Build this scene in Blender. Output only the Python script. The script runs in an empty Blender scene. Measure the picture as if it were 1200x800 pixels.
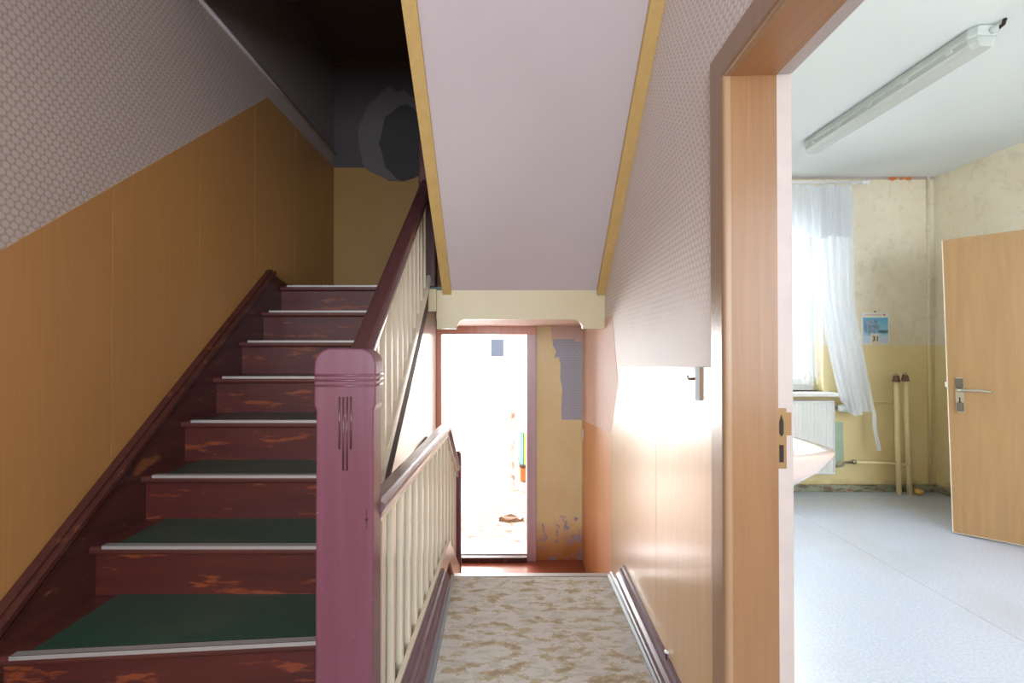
import bpy, bmesh, math, random
from mathutils import Vector, Matrix
random.seed(4)
S = bpy.context.scene
COL = S.collection
R = math.radians
PI = math.pi

# ------------------------------------------------------------------ camera
EYE = 1.27
cam = bpy.data.cameras.new('camera')
cam.sensor_width = 36; cam.lens = 36 * 533 / 1200
cam.shift_x = 12 / 1200; cam.shift_y = 0.0003
cam.clip_start = 0.02
co = bpy.data.objects.new('camera', cam); COL.objects.link(co)
co.location = (0, 0, EYE); co.rotation_euler = (R(90.5), 0, 0)
S.camera = co

# ------------------------------------------------------------------ world
w = bpy.data.worlds.new('sky'); S.world = w; w.use_nodes = True
bg = w.node_tree.nodes['Background']
bg.inputs[0].default_value = (0.80, 0.90, 1.0, 1); bg.inputs[1].default_value = 1.6

# ------------------------------------------------------------------ lights
def area(name, loc, tgt, sx, sy, power, col=(1, 1, 1), spread=180):
    l = bpy.data.lights.new(name, 'AREA'); l.shape = 'RECTANGLE'; l.size = sx; l.size_y = sy
    l.energy = power; l.color = col; l.spread = R(spread)
    o = bpy.data.objects.new(name, l); COL.objects.link(o); o.location = loc
    o.rotation_euler = (Vector(tgt) - Vector(loc)).to_track_quat('-Z', 'Y').to_euler()
    return o
area('daylight_room_window', (2.1, 5.0, 2.25), (2.1, 2.4, 0.3), 2.0, 1.9, 270, (0.86, 0.94, 1.0))
area('room_front_fill', (2.4, -1.12, 1.6), (2.4, 2, 1.2), 1.8, 1.5, 78, (0.88, 0.94, 1.0))  # added fill light out of view, brightens the room's window wall
area('hall_rear_fill', (-0.3, -2.12, 1.65), (-0.3, 2, 1.2), 1.2, 1.3, 105, (0.80, 0.89, 1.0))  # added fill light behind the camera to brighten the hall
area('daylight_lower_room', (-0.9, 6.9, 1.0), (-0.1, 4.2, 0.2), 1.6, 1.9, 260, (0.95, 0.98, 1.0))
S.view_settings.view_transform = 'Standard'
S.view_settings.look = 'None'
S.view_settings.gamma = 1
S.view_settings.use_curve_mapping = False
S.view_settings.exposure = 0.0

# ------------------------------------------------------------------ node helpers
def lin(c):
    f = lambda v: v / 12.92 if v <= 0.04045 else ((v + 0.055) / 1.055) ** 2.4
    return tuple(f(v / 255) for v in c) + (1,)

class G:
    """tiny node graph writer"""
    def __init__(s, name):
        s.m = bpy.data.materials.new(name); s.m.use_nodes = True
        s.nt = s.m.node_tree; s.b = s.nt.nodes['Principled BSDF']
        s.pos = s.nt.nodes.new('ShaderNodeNewGeometry').outputs['Position']
    def n(s, t, ins=None, **kw):
        x = s.nt.nodes.new(t)
        for k, v in kw.items(): setattr(x, k, v)
        for k, v in (ins or {}).items(): s.put(x.inputs[k], v)
        return x
    def put(s, sock, v):
        if isinstance(v, bpy.types.NodeSocket): s.nt.links.new(v, sock)
        elif v is not None: sock.default_value = v
    def math(s, op, a, b=None, clamp=False):
        x = s.n('ShaderNodeMath', {0: a}, operation=op, use_clamp=clamp)
        if b is not None: s.put(x.inputs[1], b)
        return x.outputs[0]
    def scale(s, sc, vec=None):
        return s.n('ShaderNodeVectorMath', {0: vec or s.pos, 1: sc}, operation='MULTIPLY').outputs[0]
    def noise(s, sc, detail=4, rough=0.5, scale=1.0, vec=None, dist=0.0):
        return s.n('ShaderNodeTexNoise', {'Vector': s.scale(sc, vec), 'Scale': scale, 'Detail': detail,
                   'Roughness': rough, 'Distortion': dist}).outputs['Fac']
    def ramp(s, f, a, b):
        """0..1 as f goes a..b"""
        return s.n('ShaderNodeMapRange', {0: f, 1: a, 2: b, 3: 0.0, 4: 1.0}).outputs[0]
    def mix(s, f, a, b):
        x = s.n('ShaderNodeMix', data_type='RGBA')
        s.put(x.inputs[0], f); s.put(x.inputs[6], a); s.put(x.inputs[7], b)
        return x.outputs[2]
    def xyz(s):
        x = s.n('ShaderNodeSeparateXYZ', {0: s.pos}); return x.outputs
    def bump(s, h, strength=0.3, dist=0.004):
        s.put(s.b.inputs['Normal'], s.n('ShaderNodeBump', {'Height': h, 'Strength': strength, 'Distance': dist}).outputs[0])
    def out(s, col, rough=0.6, coat=0, coat_r=0.2, metal=0, spec=None):
        s.put(s.b.inputs['Base Color'], col); s.put(s.b.inputs['Roughness'], rough)
        s.b.inputs['Coat Weight'].default_value = coat; s.b.inputs['Coat Roughness'].default_value = coat_r
        s.b.inputs['Metallic'].default_value = metal
        if spec is not None: s.b.inputs['Specular IOR Level'].default_value = spec
        return s.m

def plain(name, c, rough=0.5, metal=0, var=0.12, sc=12, coat=0):
    g = G(name); c = lin(c)
    n = g.noise((sc, sc, sc), 5, 0.6)
    a = tuple(v * (1 - var) for v in c[:3]) + (1,); b = tuple(min(1, v * (1 + var)) for v in c[:3]) + (1,)
    return g.out(g.mix(n, a, b), rough, coat, 0.2, metal)

def hexf(g, a, plane='YZ', sq=1.0):
    o = g.xyz(); u = o['Y'] if plane == 'YZ' else o['X']; v = o['Z']
    k = 4 * PI / (math.sqrt(3) * a); t = None
    for th in (90, 210, 330):
        d = g.math('ADD', g.math('MULTIPLY', u, k * math.cos(R(th))), g.math('MULTIPLY', v, k * math.sin(R(th)) * sq))
        c = g.math('COSINE', d); t = c if t is None else g.math('ADD', t, c)
    return t

def hexpaper(name, light, dark, plane='YZ', upper=None, a=0.026, smear=False):
    g = G(name); f = hexf(g, a, plane)
    e = g.ramp(f, -1.35, -0.1)
    st = g.noise((1.2, 1.2, 1.2), 4, 0.6)
    if smear:
        zz = g.math('ADD', g.xyz()['Z'], g.math('MULTIPLY', g.noise((3, 3, 5), 5, 0.65), 0.5))
        e = g.math('MAXIMUM', e, g.ramp(zz, 1.85, 1.60))
    base = g.mix(st, lin(light), tuple(v * 0.86 for v in lin(light)[:3]) + (1,))
    col = g.mix(e, lin(dark), base)
    if upper:
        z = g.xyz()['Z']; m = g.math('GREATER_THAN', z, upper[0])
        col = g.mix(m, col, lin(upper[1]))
    g.bump(e, 0.22, 0.003)
    return g.out(col, 0.62)

def woodpaint(name, c1, c2, rough=0.4, coat=0.0, axis='Z', f=60, coat_r=0.2, wear=None, wav=0.0, gb=0.15, hs=3):
    """paint or foil with a grain that runs along the axis"""
    g = G(name)
    s = {'Z': (f, f, 1.6), 'Y': (f, 1.6, f), 'X': (1.6, f, f)}[axis]
    n = g.noise(s, 6, 0.6, dist=0.4)
    l = g.noise((1.5, 1.5, 1.5), 3, 0.5)
    col = g.mix(g.ramp(n, 0.3, 0.7), lin(c1), lin(c2))
    col = g.mix(g.math('MULTIPLY', g.ramp(l, 0.4, 0.7), 0.3), col, tuple(v * 0.75 for v in lin(c1)[:3]) + (1,))
    if wear:
        wn = g.noise(wear[1], 7, 0.65)
        col = g.mix(g.ramp(wn, wear[2], wear[2] + 0.05), col, lin(wear[0]))
    h = g.noise((hs, hs, hs * 0.6), 5, 0.6)
    g.bump(g.math('ADD', g.math('MULTIPLY', n, gb), g.math('MULTIPLY', h, wav)), 0.3, 0.01)
    return g.out(col, rough, coat, coat_r)

M = {}
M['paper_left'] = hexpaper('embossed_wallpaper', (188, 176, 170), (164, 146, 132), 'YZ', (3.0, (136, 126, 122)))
M['paper_right'] = hexpaper('embossed_wallpaper_right', (238, 230, 224), (206, 192, 180), 'YZ', smear=True)
M['paper_grey'] = hexpaper('grey_patch_paper', (186, 188, 198), (160, 162, 176), 'XZ')
M['dado_left'] = woodpaint('wood_print_wallpaper', (180, 133, 80), (173, 125, 72), 0.42, 0.12, f=70)
M['dado_right'] = woodpaint('wood_print_wallpaper_right', (214, 176, 130), (202, 162, 114), 0.34, 0.9, f=45, coat_r=0.2, wav=0.35, gb=0.03, hs=16)
M['dado_orange'] = woodpaint('orange_oil_paint', (214, 150, 96), (202, 136, 82), 0.4, 0.3, f=30)
M['seam'] = plain('wallpaper_seam', (240, 216, 172), 0.6)
M['pink'] = plain('pink_plaster', (220, 192, 178), 0.7)
M['white_oil'] = plain('white_oil_paint', (240, 236, 226), 0.28, coat=1.0)
M['soffit'] = plain('lilac_white_plaster', (206, 196, 198), 0.75, var=0.04, sc=2)
M['cream_beam'] = plain('cream_painted_beam', (214, 200, 160), 0.4, var=0.06, sc=5)
M['ochre_board'] = woodpaint('ochre_painted_board', (214, 182, 118), (202, 168, 102), 0.45, f=30, axis='Y')
M['newel'] = woodpaint('purple_brown_gloss_paint', (118, 72, 88), (106, 62, 76), 0.32, 0.35, f=30, wear=((186, 150, 158), (48, 48, 40), 0.70))
M['rail'] = woodpaint('brown_violet_gloss_paint', (92, 56, 56), (78, 46, 46), 0.3, 0.4, axis='Y', f=30)
M['rail_grey'] = woodpaint('worn_violet_grey_paint', (128, 104, 108), (108, 84, 88), 0.3, 0.4, axis='Y', f=30, wear=((170, 150, 146), (30, 3, 30), 0.6))
M['string'] = woodpaint('dark_string_paint', (82, 42, 36), (60, 30, 28), 0.42, 0.1, axis='Y', f=30, wear=((120, 72, 42), (10, 4, 10), 0.60))
M['riser'] = woodpaint('worn_red_riser_paint', (86, 36, 30), (64, 28, 26), 0.38, 0.15, axis='X', f=18, wear=((124, 60, 34), (4, 30, 22), 0.57))
M['tread'] = woodpaint('brown_tread_paint', (92, 48, 40), (68, 34, 30), 0.36, 0.2, axis='X', f=24, wear=((128, 76, 48), (8, 30, 30), 0.64))
M['skirt'] = woodpaint('violet_brown_skirting_paint', (112, 88, 98), (92, 70, 80), 0.36, 0.2, axis='Y', f=40, wear=((168, 152, 148), (60, 4, 60), 0.66))
M['bluegrey'] = plain('blue_grey_edge_strip', (112, 118, 124), 0.4, var=0.25, sc=30)
M['cream'] = plain('cream_gloss_paint', (230, 222, 200), 0.32, var=0.05, coat=0.3)
M['alu'] = plain('aluminium', (178, 176, 172), 0.45, 0.5, 0.1, 60)
M['steel'] = plain('brushed_steel', (178, 176, 170), 0.3, 1.0, 0.1, 60)
M['brass'] = plain('aged_brass_plate', (136, 102, 62), 0.45, 0.3, 0.1, 60)
M['black'] = plain('dark_recess', (36, 26, 24), 0.8)
M['casing_face'] = woodpaint('oak_foil_casing', (156, 124, 92), (142, 110, 80), 0.34, 0.3, f=60)
M['jamb'] = woodpaint('oak_foil_jamb', (140, 100, 62), (128, 88, 52), 0.4, 0.15, f=70)
M['jamb_x'] = woodpaint('oak_foil_header', (166, 118, 76), (152, 104, 64), 0.4, 0.15, axis='Y', f=70)
M['rebate'] = plain('lilac_white_rebate', (182, 168, 162), 0.5)
M['redframe'] = woodpaint('worn_red_frame_paint', (232, 168, 146), (218, 152, 134), 0.4, 0.2, f=30)
M['lilacframe'] = woodpaint('violet_frame_paint', (206, 182, 188), (194, 166, 172), 0.35, 0.2, f=30)
M['redfloor'] = woodpaint('red_brown_floor_paint', (166, 92, 66), (150, 80, 58), 0.3, 0.4, axis='X', f=20)
M['white'] = plain('white_enamel', (238, 240, 240), 0.3, coat=0.3, var=0.03)
M['whitewall'] = plain('white_limewash', (244, 242, 238), 0.8, var=0.03)
M['yellowpipe'] = plain('yellow_pipe_paint', (244, 228, 182), 0.35, var=0.06, coat=0.3)
M['brown'] = plain('brown_pipe_cap', (120, 88, 70), 0.5)
M['room_ceiling'] = plain('white_ceiling_paint', (226, 232, 234), 0.8, var=0.03, sc=2)
M['leaf'] = woodpaint('oak_foil_door_leaf', (180, 142, 98), (166, 128, 86), 0.42, 0.1, f=28, wear=((166, 124, 82), (5, 5, 1.4), 0.66))
M['ceramic'] = plain('pinkish_ceramic', (228, 206, 198), 0.15, var=0.02, coat=0.6)
M['lampgrey'] = plain('grey_lamp_body', (196, 204, 202), 0.5)
M['paperwhite'] = plain('white_paper', (236, 236, 228), 0.7, var=0.02)
M['foam'] = plain('yellow_foam', (214, 178, 104), 0.9, var=0.3, sc=90)
M['brick'] = plain('bare_orange_plaster', (206, 120, 70), 0.9, var=0.3, sc=70)
M['greenpatch'] = plain('old_green_paint', (176, 198, 178), 0.6, var=0.15)
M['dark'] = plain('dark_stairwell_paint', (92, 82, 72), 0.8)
M['orange'] = woodpaint('orange_cupboard_wood', (176, 104, 44), (156, 88, 34), 0.4, f=30)

def m_glass():
    g = G('window_glass'); g.b.inputs['Transmission Weight'].default_value = 1
    g.b.inputs['IOR'].default_value = 1.02
    return g.out((1, 1, 1, 1), 0.0)
M['glass'] = m_glass()
def m_lens():
    g = G('ribbed_clear_plastic'); f = g.math('SINE', g.math('MULTIPLY', g.xyz()['X'], 900.0))
    g.bump(f, 0.2, 0.002); g.b.inputs['Alpha'].default_value = 0.62
    return g.out(lin((226, 234, 230)), 0.15, 0.6)
M['lens'] = m_lens()
def m_sheer(name, alpha, c=(236, 240, 244)):
    g = G(name); nt = g.nt; o = nt.nodes['Material Output']
    d = g.n('ShaderNodeBsdfDiffuse', {'Color': lin(c)}); t = g.n('ShaderNodeBsdfTranslucent', {'Color': lin(c)})
    tr = g.n('ShaderNodeBsdfTransparent')
    a = g.n('ShaderNodeMixShader', {0: 0.22, 1: d.outputs[0], 2: t.outputs[0]})
    nz = g.noise((160, 160, 60), 3, 0.6)
    fa = g.math('ADD', g.math('MULTIPLY', g.math('SUBTRACT', nz, 0.5), 0.15), alpha, clamp=True)
    b = g.n('ShaderNodeMixShader', {0: fa, 1: tr.outputs[0], 2: a.outputs[0]})
    nt.links.new(b.outputs[0], o.inputs[0]); return g.m
M['sheer'] = m_sheer('white_net_curtain', 0.82)
M['lace'] = m_sheer('white_lace_valance', 0.88, (222, 226, 230))
def m_carpet():
    g = G('mottled_carpet')
    sn = g.n('ShaderNodeVectorMath', {0: g.pos, 1: (0.007, 0.007, 0.007)}, operation='SNAP').outputs[0]
    a = g.noise((10, 24, 0), 4, 0.6, vec=sn, dist=0.3); b = g.noise((14, 30, 3), 3, 0.6, vec=sn)
    f = g.noise((260, 260, 260), 2, 0.5)
    c = g.mix(g.ramp(b, 0.5, 0.56), lin((186, 182, 176)), lin((168, 164, 152)))
    c = g.mix(g.ramp(a, 0.53, 0.55), c, lin((160, 144, 110)))
    c = g.mix(g.ramp(a, 0.60, 0.62), c, lin((136, 116, 82)))
    c = g.mix(g.math('MULTIPLY', f, 0.35), c, lin((216, 208, 196)))
    g.bump(f, 0.5, 0.003); return g.out(c, 0.95)
M['carpet'] = m_carpet()
def m_lino():
    g = G('green_linoleum'); n = g.noise((30, 14, 30), 5, 0.6); l = g.noise((3, 5, 3), 3)
    c = g.mix(n, lin((36, 66, 54)), lin((46, 80, 66))); c = g.mix(g.ramp(l, 0.5, 0.8), c, lin((68, 84, 68)))
    return g.out(c, 0.32, 0.2)
M['lino'] = m_lino()
def m_roomwall(name, floral):
    g = G(name); z = g.xyz()['Z']; n = g.noise((2, 2, 2), 5, 0.6); f = g.noise((13, 13, 11), 2, 0.5, dist=1.0)
    up = g.mix(g.ramp(n, 0.35, 0.7), lin((242, 234, 214)), lin((228, 216, 192)))
    up = g.mix(g.math('MULTIPLY', g.ramp(f, 0.54, 0.70), 0.28), up, lin((196, 184, 164)))
    lo = g.mix(g.ramp(n, 0.3, 0.7), lin((238, 222, 174)), lin((230, 210, 156)))
    bl = g.mix(g.math('LESS_THAN', z, 1.275), up, lo)
    st = g.noise((5, 5, 5), 5, 0.6); lowz = g.ramp(g.math('ADD', z, g.math('MULTIPLY', st, 0.25)), 0.24, 0.16)
    bl = g.mix(g.math('MULTIPLY', lowz, 0.5), bl, lin((150, 130, 80)))
    return g.out(bl, g.n('ShaderNodeMapRange', {0: z, 1: 1.27, 2: 1.28, 3: 0.35, 4: 0.75}).outputs[0])
M['roomwall'] = m_roomwall('floral_paper_over_yellow_paint', 1)
def m_doorwall():
    g = G('ochre_wall_flaked'); o = g.xyz(); z = o['Z']
    n = g.noise((2.4, 2.4, 2.4), 4, 0.6)
    c = g.mix(g.ramp(n, 0.3, 0.7), lin((238, 220, 168)), lin((228, 206, 148)))
    c = g.mix(g.ramp(g.math('ADD', z, g.math('MULTIPLY', n, 0.5)), -0.05, -0.4), c, lin((200, 138, 80)))
    ch = g.noise((17, 17, 10), 5, 0.65)
    low = g.ramp(z, -0.15, -0.5)
    mask = g.ramp(g.math('ADD', ch, g.math('MULTIPLY', low, 0.12)), 0.66, 0.68)
    mask = g.math('MULTIPLY', mask, g.math('LESS_THAN', z, -0.15))
    c = g.mix(mask, c, lin((172, 158, 172)))
    return g.out(c, 0.45)
M['doorwall'] = m_doorwall()
def m_upback():
    g = G('landing_wall_paper'); o = g.xyz(); z = o['Z']; x = o['X']
    n = g.noise((2, 2, 2), 4, 0.6)
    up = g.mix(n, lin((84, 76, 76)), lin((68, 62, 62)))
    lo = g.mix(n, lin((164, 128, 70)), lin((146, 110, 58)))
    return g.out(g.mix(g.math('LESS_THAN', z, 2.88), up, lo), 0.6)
M['upback'] = m_upback()
def m_roomfloor():
    g = G('pale_vinyl_sheet'); a = g.noise((90, 90, 90), 4, 0.7); b = g.noise((1.5, 1.5, 1), 3); s = g.noise((26, 34, 9), 3, 0.5)
    c = g.mix(g.ramp(a, 0.35, 0.65), lin((190, 200, 220)), lin((216, 224, 242)))
    c = g.mix(g.math('MULTIPLY', g.ramp(b, 0.5, 0.7), 0.35), c, lin((178, 180, 180)))
    c = g.mix(g.ramp(s, 0.76, 0.78), c, lin((90, 84, 80)))
    g.bump(b, 0.1, 0.02); return g.out(c, 0.28, 0.3, 0.25)
M['roomfloor'] = m_roomfloor()
def m_base():
    g = G('flaking_skirting_paint'); a = g.noise((9, 9, 30), 6, 0.7); b = g.noise((20, 20, 40), 5, 0.7)
    c = g.mix(g.ramp(a, 0.42, 0.5), lin((100, 92, 76)), lin((150, 156, 134)))
    c = g.mix(g.ramp(b, 0.56, 0.60), c, lin((150, 84, 62)))
    return g.out(c, 0.6)
M['roombase'] = m_base()
def m_rubble():
    g = G('dusty_floor'); a = g.noise((8, 8, 8), 5, 0.6)
    return g.out(g.mix(g.ramp(a, 0.45, 0.6), lin((214, 204, 196)), lin((150, 108, 92))), 0.8)
M['rubble'] = m_rubble()
def m_picture():
    g = G('winter_photo_print'); o = g.n('ShaderNodeTexCoord').outputs['Generated']
    x = g.n('ShaderNodeSeparateXYZ', {0: o}).outputs
    sky = g.mix(x['Z'], lin((190, 226, 240)), lin((96, 184, 222)))
    n = g.noise((7, 0, 7), 5, 0.7, vec=o)
    dx = g.math('SUBTRACT', x['X'], 0.32); dz = g.math('SUBTRACT', x['Z'], 0.62)
    r = g.math('ADD', g.math('MULTIPLY', dx, dx), g.math('MULTIPLY', dz, dz))
    tree = g.ramp(g.math('ADD', r, g.math('MULTIPLY', n, 0.16)), 0.22, 0.16)
    c = g.mix(tree, sky, g.mix(g.ramp(n, 0.4, 0.6), lin((96, 138, 166)), lin((170, 190, 214))))
    snow = g.ramp(g.math('ADD', x['Z'], g.math('MULTIPLY', n, 0.1)), 0.36, 0.33)
    c = g.mix(snow, c, lin((206, 222, 240)))
    bush = g.math('MULTIPLY', g.ramp(g.math('ADD', g.math('ABSOLUTE', g.math('SUBTRACT', x['Z'], 0.46)), g.math('MULTIPLY', n, 0.2)), 0.20, 0.14), g.math('GREATER_THAN', x['X'], 0.6))
    c = g.mix(bush, c, lin((70, 110, 130)))
    return g.out(c, 0.35)
M['picture'] = m_picture()

# ------------------------------------------------------------------ mesh helpers
def bm_new(): return bmesh.new()
def box(bm, x0, x1, y0, y1, z0, z1, bev=0.0, seg=2, mat=None):
    r = bmesh.ops.create_cube(bm, size=1.0)
    vs = r['verts']
    for v in vs:
        v.co = Vector(((x0 + x1) / 2 + v.co.x * (x1 - x0), (y0 + y1) / 2 + v.co.y * (y1 - y0), (z0 + z1) / 2 + v.co.z * (z1 - z0)))
        if mat: v.co = mat @ v.co
    if bev > 0:
        es = list({e for v in vs for e in v.link_edges})
        bmesh.ops.bevel(bm, geom=es, offset=bev, segments=seg, profile=0.5, affect='EDGES')
    return bm
def prism(bm, pts, axis, a, b, flip=False):
    """extrude polygon pts along axis from a to b; pts are the two other coords in order xyz"""
    def P(p, t):
        return {'X': (t, p[0], p[1]), 'Y': (p[0], t, p[1]), 'Z': (p[0], p[1], t)}[axis]
    A = [bm.verts.new(P(p, a)) for p in pts]; B = [bm.verts.new(P(p, b)) for p in pts]
    n = len(pts)
    fs = [bm.faces.new(A), bm.faces.new(B[::-1])]
    for i in range(n): fs.append(bm.faces.new((A[i], B[i], B[(i + 1) % n], A[(i + 1) % n])))
    bmesh.ops.recalc_face_normals(bm, faces=fs)
    return bm
def loft(bm, rings, closed=True, caps=True):
    V = [[bm.verts.new(p) for p in r] for r in rings]; fs = []
    for i in range(len(V) - 1):
        n = len(V[i])
        for j in range(n if closed else n - 1):
            fs.append(bm.faces.new((V[i][j], V[i][(j + 1) % n], V[i + 1][(j + 1) % n], V[i + 1][j])))
    if caps and closed:
        fs.append(bm.faces.new(V[0][::-1])); fs.append(bm.faces.new(V[-1]))
    bmesh.ops.recalc_face_normals(bm, faces=fs)
    return bm
def tube(bm, pts, r, n=10, r2=None):
    pts = [Vector(p) for p in pts]; rings = []
    up = Vector((0.13, 0.31, 0.94))
    for i, p in enumerate(pts):
        t = (pts[min(i + 1, len(pts) - 1)] - pts[max(i - 1, 0)]).normalized()
        if abs(t.dot(up)) > 0.95: up = Vector((1, 0.1, 0))
        u = t.cross(up).normalized(); v = t.cross(u)
        rr = r if r2 is None else r + (r2 - r) * i / (len(pts) - 1)
        rings.append([p + (u * math.cos(2 * PI * k / n) + v * math.sin(2 * PI * k / n)) * rr for k in range(n)])
    return loft(bm, rings)
def obj(name, bm, mat, parent=None, smooth=False, auto=None):
    me = bpy.data.meshes.new(name); bm.to_mesh(me); bm.free()
    me.materials.append(M[mat] if isinstance(mat, str) else mat)
    if smooth:
        for p in me.polygons: p.use_smooth = True
    o = bpy.data.objects.new(name, me); COL.objects.link(o)
    if parent: o.parent = parent
    if auto:
        me.set_sharp_from_angle(angle=R(auto)) if hasattr(me, 'set_sharp_from_angle') else None
    return o
def inst(src, parent=None, loc=None, name=None):
    c = src.copy(); COL.objects.link(c)
    if parent: c.parent = parent
    if loc is not None: c.location = loc
    return c
def thing(name, label, cat, loc=(0, 0, 0), rotz=0, group=None):
    o = bpy.data.objects.new(name, None); COL.objects.link(o); o.empty_display_size = 0.1
    o.location = loc; o.rotation_euler = (0, 0, rotz); o['label'] = label; o['category'] = cat
    if group: o['group'] = group
    return o
def tag(o, label, cat, group=None):
    o['label'] = label; o['category'] = cat
    if group: o['group'] = group
    return o
def struct(name, bm, mat, label=None, parent=None):
    o = obj(name, bm, mat, parent)
    if parent is None:
        o['kind'] = 'structure'
        if label: o['label'] = label; o['category'] = name.split('_')[0]
    return o

# ================================================================== SETTING
# ---- left wall with dado strips
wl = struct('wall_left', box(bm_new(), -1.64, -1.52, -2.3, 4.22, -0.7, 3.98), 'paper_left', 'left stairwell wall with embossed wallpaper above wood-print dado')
def dado_top(y):
    if y > 2.935: return 2.88
    return max(1.2, 2.88 + 0.848 * (y - 2.935))
def string_top(y):
    if y > 2.92: return 1.72
    return max(0.10, 0.463 + 0.814 * (y - 1.37))
edges_y = [-2.2, -1.93, -1.40, -0.87, -0.34, 0.19, 0.72, 1.245, 1.77, 2.28, 2.79, 3.33, 3.86, 4.1]
for a, b in zip(edges_y[:-1], edges_y[1:]):
    a2, b2 = a + 0.0018, b - 0.0018
    ys = sorted({a2, b2} | {t for t in (0.924, 2.935, 2.92) if a2 < t < b2} | {a2 + (b2 - a2) * k / 4 for k in range(5)})
    pts = [(y, string_top(y) - 0.04) for y in ys] + [(y, dado_top(y)) for y in reversed(ys)]
    obj('wallpaper_strip', prism(bm_new(), pts, 'X', -1.521, -1.517), 'dado_left', wl)
obj('seam_backing', prism(bm_new(), [(y, string_top(y)) for y in (-2.1, 0.924, 2.92, 4.09)] + [(y, dado_top(y) - 0.01) for y in (4.09, 2.935, 0.954, -2.1)], 'X', -1.521, -1.5195), 'seam', wl)
obj('conduit', tube(bm_new(), [(-1.508, 1.2, 3.0), (-1.508, 4.1, 3.0)], 0.013, 8), 'soffit', wl, True)

# ---- upper landing back wall, its paper damage
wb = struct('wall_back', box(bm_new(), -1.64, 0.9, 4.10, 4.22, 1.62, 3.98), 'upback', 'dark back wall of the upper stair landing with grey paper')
random.seed(11)
def blob(cx, cz, rx, rz, n=26, j=0.16, ph=0.0, a0=0, a1=2 * PI):
    return [(cx + rx * math.cos(a0 + (a1 - a0) * k / n) * (1 + random.uniform(-j, j)), cz + rz * math.sin(a0 + (a1 - a0) * k / n) * (1 + random.uniform(-j, j))) for k in range(n)]
M['torn'] = plain('torn_pale_plaster', (100, 94, 92), 0.8, var=0.1)
M['soot'] = plain('dark_bare_plaster', (64, 60, 60), 0.8, var=0.1)
obj('torn_paper_patch', prism(bm_new(), blob(-0.98, 3.17, 0.32, 0.42, 30, 0.07), 'Y', 4.094, 4.102), 'torn', wb)
obj('bare_plaster_patch', prism(bm_new(), blob(-0.88, 3.10, 0.22, 0.34, 26, 0.07), 'Y', 4.090, 4.096), 'soot', wb)
M['cornice'] = plain('dusty_cornice_paint', (96, 82, 58), 0.7)
struct('trim_1', box(bm_new(), -1.52, -0.36, 4.06, 4.1, 3.79, 3.86), 'cornice', 'ochre cornice strip under the stairwell ceiling')
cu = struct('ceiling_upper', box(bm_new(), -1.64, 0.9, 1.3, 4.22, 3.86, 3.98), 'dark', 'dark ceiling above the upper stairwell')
cb_ = box(bm_new(), -1.64, 0.62, -2.3, 1.32, 2.95, 3.2); box(cb_, -1.64, -0.40, 1.32, 2.12, 2.95, 3.2)  # second box: unseen extension added to block light rising into the stairwell
ch = struct('ceiling_hall', cb_, 'soffit', 'pale hall ceiling with an added unseen extension shading the stairwell')
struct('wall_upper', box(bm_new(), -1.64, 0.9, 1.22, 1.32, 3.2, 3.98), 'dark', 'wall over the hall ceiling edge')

# ---- hall floor, lower landing floor, pit floor
fh = bm_new()
prism(fh, [(-0.42, -2.3), (0.50, -2.3), (0.69, 2.50), (-0.42, 2.50)], 'Z', -0.12, -0.004); box(fh, -1.64, -0.42, -2.3, 1.30, -0.12, -0.004)
struct('floor_hall', fh, 'redfloor', 'hall floor under the carpet')
struct('floor_lower', box(bm_new(), -0.64, 0.9, 1.2, 4.14, -0.75, -0.65), 'redfloor', 'red-brown painted floor of the lower landing by the back door')
struct('wall_pit', box(bm_new(), -0.62, -0.42, 1.20, 1.32, -0.65, -0.12), 'white_oil', 'end wall of the pit beside the lower steps')

# ---- wall under the flight (white oil paint), x = -0.585
def nose(y): return 0.37 + 0.8 * (y - 1.394)
pts = [(1.60, -0.65), (4.12, -0.65), (4.12, 1.60), (3.05, 1.60), (2.95, 1.42), (1.60, 0.28)]
wu = struct('wall_under_stairs', prism(bm_new(), pts, 'X', -0.64, -0.585), 'white_oil', 'glossy white wall below the stair flight beside the back door')

# ---- landing slab, beam with cut-out, low ceiling
struct('floor_landing', box(bm_new(), -1.52, 0.9, 3.03, 4.12, 1.615, 1.648), 'tread', 'upper stair landing floor')
xl, xr = -0.428, 0.72
bp = [(xl, 1.636), (xl, 1.382), (-0.298, 1.382)]
for k in range(0, 7):
    a = PI - k * PI / 12
    bp.append((-0.238 + 0.06 * math.cos(a), 1.384 + 0.06 * math.sin(a)))
for k in range(0, 7):
    a = PI / 2 - k * PI / 12
    bp.append((0.475 + 0.06 * math.cos(a), 1.384 + 0.06 * math.sin(a)))
bp += [(0.535, 1.382), (xr, 1.382), (xr, 1.636)]
struct('trim_2', prism(bm_new(), bp, 'Y', 3.0, 3.045), 'cream_beam', 'cream painted beam with a rounded cut-out below the sloping soffit')
struct('trim_3', box(bm_new(), -0.53, -0.43, 2.99, 3.045, 1.50, 1.644, 0.004), 'cream_beam', 'short cream moulding at the landing edge beside the beam')
struct('ceiling_lower', box(bm_new(), -0.44, 0.9, 3.05, 4.12, 1.445, 1.60), 'pink', 'low ceiling in front of the back door')

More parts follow.
